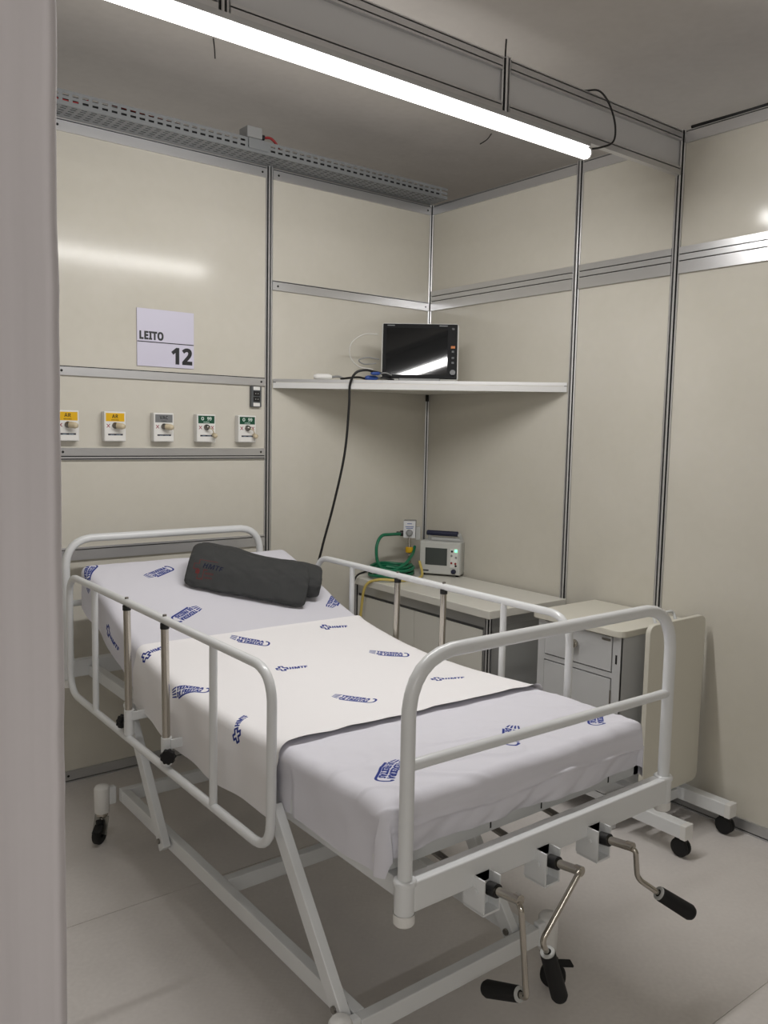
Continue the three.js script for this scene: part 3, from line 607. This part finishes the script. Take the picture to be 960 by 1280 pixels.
{
  const O = [-0.405, 1.742, 0.405], tilt = -0.188, turn = Math.atan2(-2.61, 3.094);
  const m = thing('patient_monitor', 'black screened patient monitor with white casing on the corner shelf', 'monitor', O, { local: true, turn });
  const W = 0.186, H = 0.282, lean = (g) => g.rotateX(tilt);
  part(m, 'foot', [rbox(-0.1, 0.1, 0, 0.02, -0.13, 0.0, 0.006)], M.grey);
  const body = part(m, 'casing', lean(rbox(-W, W, 0.01, 0.01 + H, -0.055, 0, 0.014, 5)), std(0xd4d4d2, 0.4), 'white casing');
  part(body, 'back_housing', lean(rbox(-W + 0.03, W - 0.03, 0.03, H - 0.02, -0.11, -0.05, 0.015)), M.greyLight);
  const bez = part(m, 'bezel', lean(rbox(-W + 0.007, W - 0.007, 0.017, H + 0.003, -0.004, 0.0035, 0.003)), std(0x0b0c0e, 0.5, 0, { specularIntensity: 0.25 }), 'black bezel');
  part(m, 'screen', lean(box(-W + 0.024, W - 0.054, 0.035, H - 0.018, 0.003, 0.0042)), std(0x0d0f11, 0.045, 0, { specularIntensity: 1, ior: 1.6 }), 'dark glossy screen');
  const pos = (x, y) => V(x, y, 0.0038).applyAxisAngle(V(1, 0, 0), tilt);
  const key = (x, y, w, h, mat, n = 'button', l) => part(bez, n, lean(rbox(x - w, x + w, y - h, y + h, 0.003, 0.0055, 0.0012, 2)), mat, l);
  key(W - 0.028, 0.172, 0.01, 0.006, M.orange, 'button', 'orange alarm key');
  const keyMat = std(0x35383b, 0.4);
  for (const y of [0.15, 0.12, 0.096, 0.262]) key(W - 0.028, y, 0.006, 0.005, keyMat);
  part(bez, 'dial', lean(cyl(V(W - 0.028, 0.047, 0.003), V(W - 0.028, 0.047, 0.014), 0.013)), std(0x1a1b1d, 0.35));
  for (const [x, w] of [[-W + 0.045, 0.018], [W - 0.075, 0.02]]) key(x, H - 0.006, w, 0.0022, std(0x84878a, 0.5), 'maker_mark');
}
{
  const y = 1.742;
  const c = thing('power_cable', 'black power cable hanging over the shelf edge down to the bed', 'cable', [-0.7, 0.7, 0.3]);
  part(c, 'sheath', soft([V(-0.56, 1.775, 0.33), V(-0.61, 1.782, 0.325), V(-0.66, 1.788, 0.318), V(-0.705, 1.775, 0.305), V(-0.722, 1.73, 0.285), V(-0.725, 1.62, 0.28), V(-0.735, 1.4, 0.265), V(-0.775, 1.15, 0.235), V(-0.815, 0.95, 0.205), V(-0.84, 0.78, 0.18), V(-0.82, 0.6, 0.16), V(-0.75, 0.4, 0.12)], 0.0058, 120, 10), M.black);
  const d = thing('sensor_lead', 'pale sensor lead looping beside the monitor', 'cable', [-0.6, y, 0.3]);
  part(d, 'sheath', soft([V(-0.535, 1.97, 0.24), V(-0.6, 1.965, 0.22), V(-0.66, 1.92, 0.2), V(-0.66, 1.86, 0.19), V(-0.62, 1.815, 0.2), V(-0.55, 1.8, 0.23)], 0.0035, 50, 8), M.whiteLead);
  const e = thing('sensor_lead', 'thin grey sensor lead looped twice low behind the monitor', 'cable', [-0.6, y, 0.25]);
  part(e, 'sheath', soft([V(-0.53, 1.85, 0.25), V(-0.59, 1.855, 0.23), V(-0.63, 1.84, 0.22), V(-0.6, 1.825, 0.22), V(-0.54, 1.83, 0.24)], 0.003, 40, 8), M.grey);
  const plug = (name, label, mat, a, b, r) => { const p = thing(name, label, 'connector', [a.x, y, a.z]); const L = a.distanceTo(b); part(p, 'shell', turned(a, b, [[0, 0], [0, r * 0.6], [L * 0.2, r], [L * 0.8, r], [L, r * 0.5], [L, 0]], 14), mat); part(p, 'tail', soft([b, b.clone().add(V(0.03, 0.004, 0.005)), b.clone().add(V(0.07, -0.004, 0.0))], r * 0.35, 14, 6), M.grey); };
  plug('cable_connector', 'blue plug lying on the shelf beside the monitor', M.blue, V(-0.64, y + 0.012, 0.29), V(-0.575, y + 0.014, 0.3), 0.012);
  plug('cable_connector', 'blue plug on the black cable beside the monitor', M.blue, V(-0.63, y + 0.033, 0.32), V(-0.585, y + 0.034, 0.33), 0.009);
  plug('cable_connector', 'white plug lying alone on the corner shelf', M.plastic, V(-0.82, y + 0.014, 0.12), V(-0.745, y + 0.015, 0.165), 0.015);
  const f = thing('sensor_lead', 'black sensor leads bundle lying on the shelf beside monitor', 'cable', [-0.65, y, 0.25]);
  part(f, 'sheath', soft([V(-0.72, y + 0.006, 0.2), V(-0.67, y + 0.014, 0.27), V(-0.6, y + 0.008, 0.27), V(-0.55, y + 0.016, 0.31), V(-0.5, y + 0.008, 0.33)], 0.005, 40, 8), M.black);
}

// ------------------------------------------------------------------ desk in the corner
{
  const d = thing('side_counter', 'white topped counter in the corner with aluminium posts', 'counter', [-0.26, 0, 0.52]);
  const yT = 0.757, x0 = -0.5, z1 = 1.015;
  part(d, 'top', rbox(-0.518, -0.022, yT - 0.036, yT, 0.022, 1.035, 0.003), M.whiteBoard);
  for (const [x, z] of [[x0 + 0.02, z1 - 0.02], [x0 + 0.02, 0.04], [-0.045, z1 - 0.02]]) { const p = part(d, 'post', postGeo(yT - 0.036).translate(x, 0, z), M.alu); part(p, 'shade_core', coreGeo(yT - 0.037).translate(x, 0, z), M.groove_shade); }
  part(d, 'front_rail', [box(x0 + 0.012, x0 + 0.026, 0.672, 0.721, 0.058, z1 - 0.038)], M.aluSoft);
  part(d, 'front_rail', [box(x0 + 0.012, x0 + 0.026, 0, 0.05, 0.058, z1 - 0.038)], M.aluSoft);
  for (const [a, b] of [[0.06, 0.514], [0.518, z1 - 0.042]]) part(d, 'door', [box(x0 + 0.006, x0 + 0.012, 0.055, 0.66, a, b)], M.whiteBoard);
  part(d, 'side_panel', [box(x0 + 0.036, -0.062, 0.05, 0.676, z1 - 0.024, z1 - 0.018)], std(0xa6a7a6, 0.35), 'side panel toned grey for its shade');  // greyer than the doors, its shade is mixed into the colour
  part(d, 'side_rail', [box(x0 + 0.036, -0.062, 0.676, 0.721, z1 - 0.028, z1 - 0.014)], M.aluSoft);
  part(d, 'carcass', [box(x0 + 0.03, -0.03, 0.05, 0.7, 0.03, z1 - 0.032)], M.grey);
}
// ventilator, gas module and hoses on the counter
{
  const O = [-0.125, 0.757, 0.275], turn = Math.atan2(-0.842, 0.538);
  const v = thing('transport_ventilator', 'grey portable ventilator with navy handle on the corner counter', 'ventilator', O, { local: true, turn });
  part(v, 'body', rbox(-0.112, 0.112, 0.008, 0.182, -0.13, 0, 0.01, 4), std(0xb9bab6, 0.45));
  const front = part(v, 'front_plate', rbox(-0.108, 0.108, 0.012, 0.178, -0.004, 0.006, 0.004), std(0xc2c3bf, 0.4));
  part(front, 'screen', box(-0.078, 0.04, 0.058, 0.148, 0.0055, 0.0068), std(0x454a48, 0.25), 'dark grey screen');
  part(front, 'key_panel', rbox(0.056, 0.096, 0.05, 0.15, 0.005, 0.0075, 0.001), std(0xdcdcd8, 0.4));
  const lampG = new THREE.MeshStandardMaterial({ color: 0x8fe0b0, emissive: 0x66f0a0, emissiveIntensity: 0.9, roughness: 0.4 });
  part(front, 'status_light', rbox(0.08, 0.094, 0.132, 0.146, 0.0074, 0.009, 0.002), lampG, 'lit green status light');
  for (const [x, y, m] of [[0.066, 0.135, M.black], [0.064, 0.112, M.grey], [0.088, 0.104, M.grey], [0.064, 0.074, M.red], [0.086, 0.072, M.red], [0.088, 0.06, M.black]]) part(front, 'key', cyl(V(x, y, 0.007), V(x, y, 0.01), 0.006, 0.0055, 14), m);
  part(front, 'dial', turned(V(0.077, 0.03, 0.005), V(0.077, 0.03, 0.02), [[0, 0], [0, 0.013], [0.012, 0.012], [0.015, 0.009], [0.015, 0]], 20), M.navy, 'navy rotary dial');
  part(front, 'maker_mark', box(-0.1, -0.058, 0.024, 0.031, 0.0055, 0.0066), std(0x2c2f33, 0.5));
  for (const x of [-0.09, 0.09]) part(v, 'foot', cyl(V(x, 0, -0.02), V(x, 0.01, -0.02), 0.009), M.rubber);
  const h = part(v, 'handle', [bar(V(-0.075, 0.182, -0.05), V(-0.066, 0.222, -0.03), 0.016, 0.022), bar(V(0.1, 0.182, -0.05), V(0.09, 0.222, -0.03), 0.016, 0.022), rbox(-0.06, 0.1, 0.182, 0.2, -0.075, -0.03, 0.005)], M.greyLight);
  part(h, 'grip', turned(V(-0.082, 0.222, -0.03), V(0.086, 0.222, -0.03), [[0, 0], [0, 0.012], [0.004, 0.014], [0.164, 0.014], [0.168, 0.012], [0.168, 0]], 18), M.navy, 'navy handle grip');

  const g = thing('gas_module', 'white faced oxygen blender box on a stem beside ventilator', 'gas module', [-0.24, 0.757, 0.16], { local: true, turn: -0.75 });
  part(g, 'box_body', rbox(-0.032, 0.032, 0.195, 0.285, -0.07, 0, 0.003), M.grey);
  const fp = part(g, 'face_plate', box(-0.031, 0.031, 0.196, 0.284, 0, 0.002), std(0xcfd0d2, 0.4));
  part(fp, 'dial', turned(V(0, 0.222, 0.002), V(0, 0.222, 0.016), [[0, 0], [0, 0.018], [0.012, 0.016], [0.014, 0.01], [0.014, 0]], 20), M.grey);
  for (const [y, w] of [[0.27, 0.012], [0.254, 0.022], [0.246, 0.018]]) part(fp, 'print_line', box(-w, w, y - 0.0018, y + 0.0018, 0.002, 0.0023), M.blue);
  part(g, 'stem', cyl(V(0, 0.02, -0.02), V(0, 0.196, -0.02), 0.009), M.chrome);
  part(g, 'stem_foot', cyl(V(0, 0, -0.02), V(0, 0.02, -0.02), 0.03), M.black);
  part(g, 'valve_knob', turned(V(0, 0.115, -0.02), V(0, 0.145, -0.02), [[0, 0], [0, 0.017], [0.004, 0.02], [0.026, 0.02], [0.03, 0.017], [0.03, 0]], 12), M.yellow, 'yellow valve knob');
  part(g, 'hose_coupling', [cyl(V(-0.05, 0.215, -0.03), V(-0.03, 0.215, -0.03), 0.015), cyl(V(-0.07, 0.215, -0.03), V(-0.05, 0.215, -0.03), 0.009)], M.black);
  part(g, 'wall_bracket', [rbox(0.03, 0.056, 0.18, 0.25, -0.07, -0.035, 0.004)], M.greyLight);

  const cc = V(-0.36, 0.765, 0.17), ring = [];
  const hz = thing('green_hose', 'coiled dark green oxygen hose heaped on the counter', 'hose', [cc.x, 0.757, cc.z]);
  for (let k = 0; k <= 190; k++) { const a = k / 190 * Math.PI * 2 * 4.3 + 0.6, R = 0.105 + 0.018 * Math.sin(a * 0.37) + 0.006 * noise.noise(a, 0, 0); ring.push(V(cc.x + Math.cos(a) * R, cc.y + 0.006 + k / 190 * 0.05 + 0.004 * Math.sin(a * 3), cc.z + Math.sin(a) * R * 0.85)); }
  const last = ring[ring.length - 1];
  part(hz, 'coil', sweep(ring, 0.0085, 10), M.green);
  part(hz, 'riser', soft([V(cc.x - 0.08, 0.81, cc.z + 0.02), V(-0.455, 0.85, 0.17), V(-0.452, 0.93, 0.16), V(-0.41, 0.972, 0.145), V(-0.35, 0.975, 0.14), V(-0.28, 0.972, 0.13)], 0.0085, 50, 10), M.green);
  part(hz, 'tail', soft([V(-0.43, 0.8, 0.25), V(-0.34, 0.835, 0.25), V(-0.27, 0.86, 0.21), V(-0.22, 0.875, 0.17), V(-0.185, 0.9, 0.14)], 0.0085, 50, 10), M.green);
  const yh = thing('yellow_hose', 'pale yellow air hose lying in front of the green coil', 'hose', [-0.38, 0.757, 0.3]);
  part(yh, 'tube', soft([V(-0.2, 0.83, 0.2), V(-0.24, 0.775, 0.27), V(-0.32, 0.766, 0.315), V(-0.42, 0.766, 0.3), V(-0.5, 0.768, 0.24), V(-0.535, 0.74, 0.19), V(-0.545, 0.6, 0.16), V(-0.545, 0.3, 0.15)], 0.007, 70, 10), M.yellowHose);
  const bk = thing('power_cable', 'black cable drooping off the end of the counter', 'cable', [-0.5, 0.757, 0.1]);
  part(bk, 'sheath', soft([V(-0.4, 0.79, 0.1), V(-0.48, 0.785, 0.1), V(-0.55, 0.77, 0.12), V(-0.59, 0.7, 0.14), V(-0.59, 0.55, 0.15), V(-0.57, 0.3, 0.14)], 0.005, 50, 8), M.black);
}

// ------------------------------------------------------------------ bedside cabinet
{
  const x0 = -0.42, x1 = -0.03, z0 = 1.225, z1 = 1.63, yT = 0.782;
  const c = thing('bedside_cabinet', 'light grey metal bedside cabinet with ivory top beside the wall', 'cabinet', [-0.225, 0, 1.43]);
  part(c, 'body', [box(x0 + 0.004, x1, 0.1, yT - 0.026, z0, z0 + 0.012), box(x0 + 0.004, x1, 0.1, yT - 0.026, z1 - 0.012, z1), box(x0 + 0.004, x1, 0.1, 0.115, z0, z1), box(x1 - 0.01, x1, 0.1, yT - 0.026, z0, z1), box(x0, x0 + 0.012, 0.1, yT - 0.026, z0, z0 + 0.035), box(x0, x0 + 0.012, 0.1, yT - 0.026, z1 - 0.035, z1), box(x0, x0 + 0.012, 0.592, 0.612, z0 + 0.035, z1 - 0.035), box(x0, x0 + 0.012, 0.1, 0.13, z0 + 0.035, z1 - 0.035)], M.cabinet);
  const sh = new THREE.Shape(), r = 0.04, a = x0 - 0.015, b = x1 + 0.008, p = z0 - 0.03, q = z1 + 0.012;
  sh.moveTo(b, p); sh.lineTo(a + r, p); sh.quadraticCurveTo(a, p, a, p + r); sh.lineTo(a, q - r); sh.quadraticCurveTo(a, q, a + r, q); sh.lineTo(b, q); sh.closePath();
  part(c, 'top', new THREE.ExtrudeGeometry(sh, { depth: 0.02, bevelEnabled: true, bevelSize: 0.003, bevelThickness: 0.003, bevelSegments: 3 }).rotateX(Math.PI / 2).translate(0, yT - 0.003, 0), M.ivory, 'ivory laminate top');
  const dr = part(c, 'drawer', [box(x0 - 0.003, x0 + 0.012, 0.617, 0.75, z0 + 0.039, z1 - 0.039)], M.cabinet);
  part(dr, 'knob', turned(V(x0 - 0.003, 0.693, 1.425), V(x0 - 0.028, 0.693, 1.425), [[0, 0], [0, 0.008], [0.008, 0.008], [0.012, 0.0165], [0.022, 0.0165], [0.025, 0.012], [0.025, 0]], 22), M.chrome, 'round chrome knob');
  part(dr, 'label_clip', [box(x0 - 0.0045, x0 - 0.003, 0.733, 0.742, 1.545, 1.585)], M.steel);
  const dd = part(c, 'door', [box(x0 - 0.003, x0 + 0.012, 0.135, 0.587, z0 + 0.039, z1 - 0.039)], M.cabinet);
  for (const y of [0.52, 0.22]) part(dd, 'hinge', cyl(V(x0 - 0.003, y - 0.025, z1 - 0.037), V(x0 - 0.003, y + 0.025, z1 - 0.037), 0.003, 0.003, 10), M.steel);
  part(c, 'vent_slot', [box(x0 - 0.0006, x0 + 0.001, 0.65, 0.685, z1 - 0.022, z1 - 0.014)], M.dark);
  for (const [x, z] of [[x0 + 0.02, z0 + 0.02], [x0 + 0.02, z1 - 0.02], [x1 - 0.02, z0 + 0.02], [x1 - 0.02, z1 - 0.02]]) part(c, 'leg', rbox(x - 0.014, x + 0.014, 0, 0.1, z - 0.014, z + 0.014, 0.003), M.cabinet);
}
// ------------------------------------------------------------------ overbed table, top folded down
{
  const t = thing('overbed_table', 'overbed table with its ivory top folded upright against the wall', 'table', [-0.22, 0, 1.74]);
  const sh = new THREE.Shape(), x0 = -0.402, x1 = -0.043, y0 = 0.158, y1 = 0.818, r = 0.035;
  sh.moveTo(x0 + r, y0); sh.lineTo(x1 - r, y0); sh.quadraticCurveTo(x1, y0, x1, y0 + r); sh.lineTo(x1, y1 - r); sh.quadraticCurveTo(x1, y1, x1 - r, y1); sh.lineTo(x0 + r, y1); sh.quadraticCurveTo(x0, y1, x0, y1 - r); sh.lineTo(x0, y0 + r); sh.quadraticCurveTo(x0, y0, x0 + r, y0);
  part(t, 'tabletop', new THREE.ExtrudeGeometry(sh, { depth: 0.014, bevelEnabled: true, bevelSize: 0.003, bevelThickness: 0.003, bevelSegments: 3 }).translate(0, 0, 1.726), M.ivory, 'ivory laminate top with rounded corners');
  part(t, 'column', [rbox(-0.235, -0.205, 0.1, 0.79, 1.672, 1.702, 0.003)], M.paint);
  part(t, 'tilt_bracket', pipe([V(-0.3, 0.78, 1.705), V(-0.3, 0.838, 1.68), V(-0.17, 0.838, 1.68), V(-0.17, 0.78, 1.705)], 0.006, 0.02, 10), M.paint);
  part(t, 'cross_bar', rbox(-0.38, -0.07, 0.075, 0.115, 1.672, 1.702, 0.003), M.paint);
  part(t, 'centre_foot', turned(V(-0.222, 0, 1.687), V(-0.222, 0.08, 1.687), [[0, 0], [0, 0.022], [0.008, 0.022], [0.014, 0.013], [0.08, 0.013]], 18), M.paint);
  for (const x of [-0.372, -0.078]) {
    const f = part(t, 'base_leg', rbox(x - 0.024, x + 0.024, 0.074, 0.126, 1.665, 1.92, 0.004), M.paint);
    part(f, 'end_cap', rbox(x - 0.025, x + 0.025, 0.073, 0.127, 1.9, 1.923, 0.003), M.plastic);
    for (const z of [1.893]) {
      const w = part(t, 'castor', [0, 1].map((k) => turned(V(x - 0.016 + k * 0.018, 0.036, z), V(x - 0.002 + k * 0.018, 0.036, z), [[0, 0], [0, 0.028], [0.003, 0.034], [0.011, 0.034], [0.014, 0.028], [0.014, 0]], 24)), M.rubber, 'black twin wheel castor');
      part(w, 'fork', [cyl(V(x, 0.06, z - 0.008), V(x, 0.078, z - 0.008), 0.006), rbox(x - 0.012, x + 0.012, 0.05, 0.072, z - 0.022, z + 0.022, 0.006)], M.black);
    }
  }
}

// ------------------------------------------------------------------ curtain beside the viewer
{
  const c = thing('curtain', 'pale lilac grey curtain gathered at the bay entrance', 'curtain', [-2.95, 0.02, 2.6]);
  const cm = new THREE.MeshPhysicalMaterial({ color: 0xd2cdd0, roughness: 0.9, side: THREE.DoubleSide, bumpMap: weave, bumpScale: 0.0003 });
  part(c, 'cloth', grid(160, 70, (u, v) => {
    const y = 0.02 + 2.33 * v, xr = -2.7405 + 0.006 * (y - 1.4) + 0.0025 * noise.noise(y * 6, 1, 1) + 0.001 * noise.noise(y * 30, 2, 1);
    const x = xr - 0.34 * u, f = Math.min(1, u / 0.03);
    const z = 2.6 + 0.03 * Math.sin(u * 36 - 3.4) * Math.min(1, Math.max(0, u - 0.26) * 4) + 0.005 * noise.noise(u * 9, y * 1.2, 4) - Math.pow(1 - f, 3) * 0.012 + 0.002 * Math.exp(-Math.pow((u - 0.035) / 0.012, 2));
    return [V(x, y, z), u * 0.6, v * 2.3];
  }), cm);
  const r = thing('curtain_rail', 'slim aluminium rail carrying the gathered curtain', 'rail', [-3.6, 2.37, 2.6]);
  part(r, 'track', [box(-4.6, -2.7, 2.355, 2.38, 2.575, 2.6)], M.alu);
  for (const x of [-4.5, -3.6, -2.8]) part(r, 'hanger_rod', cyl(V(x, 2.38, 2.588), V(x, CEIL, 2.588), 0.004), M.steel);
}

renderer.render(scene, camera);
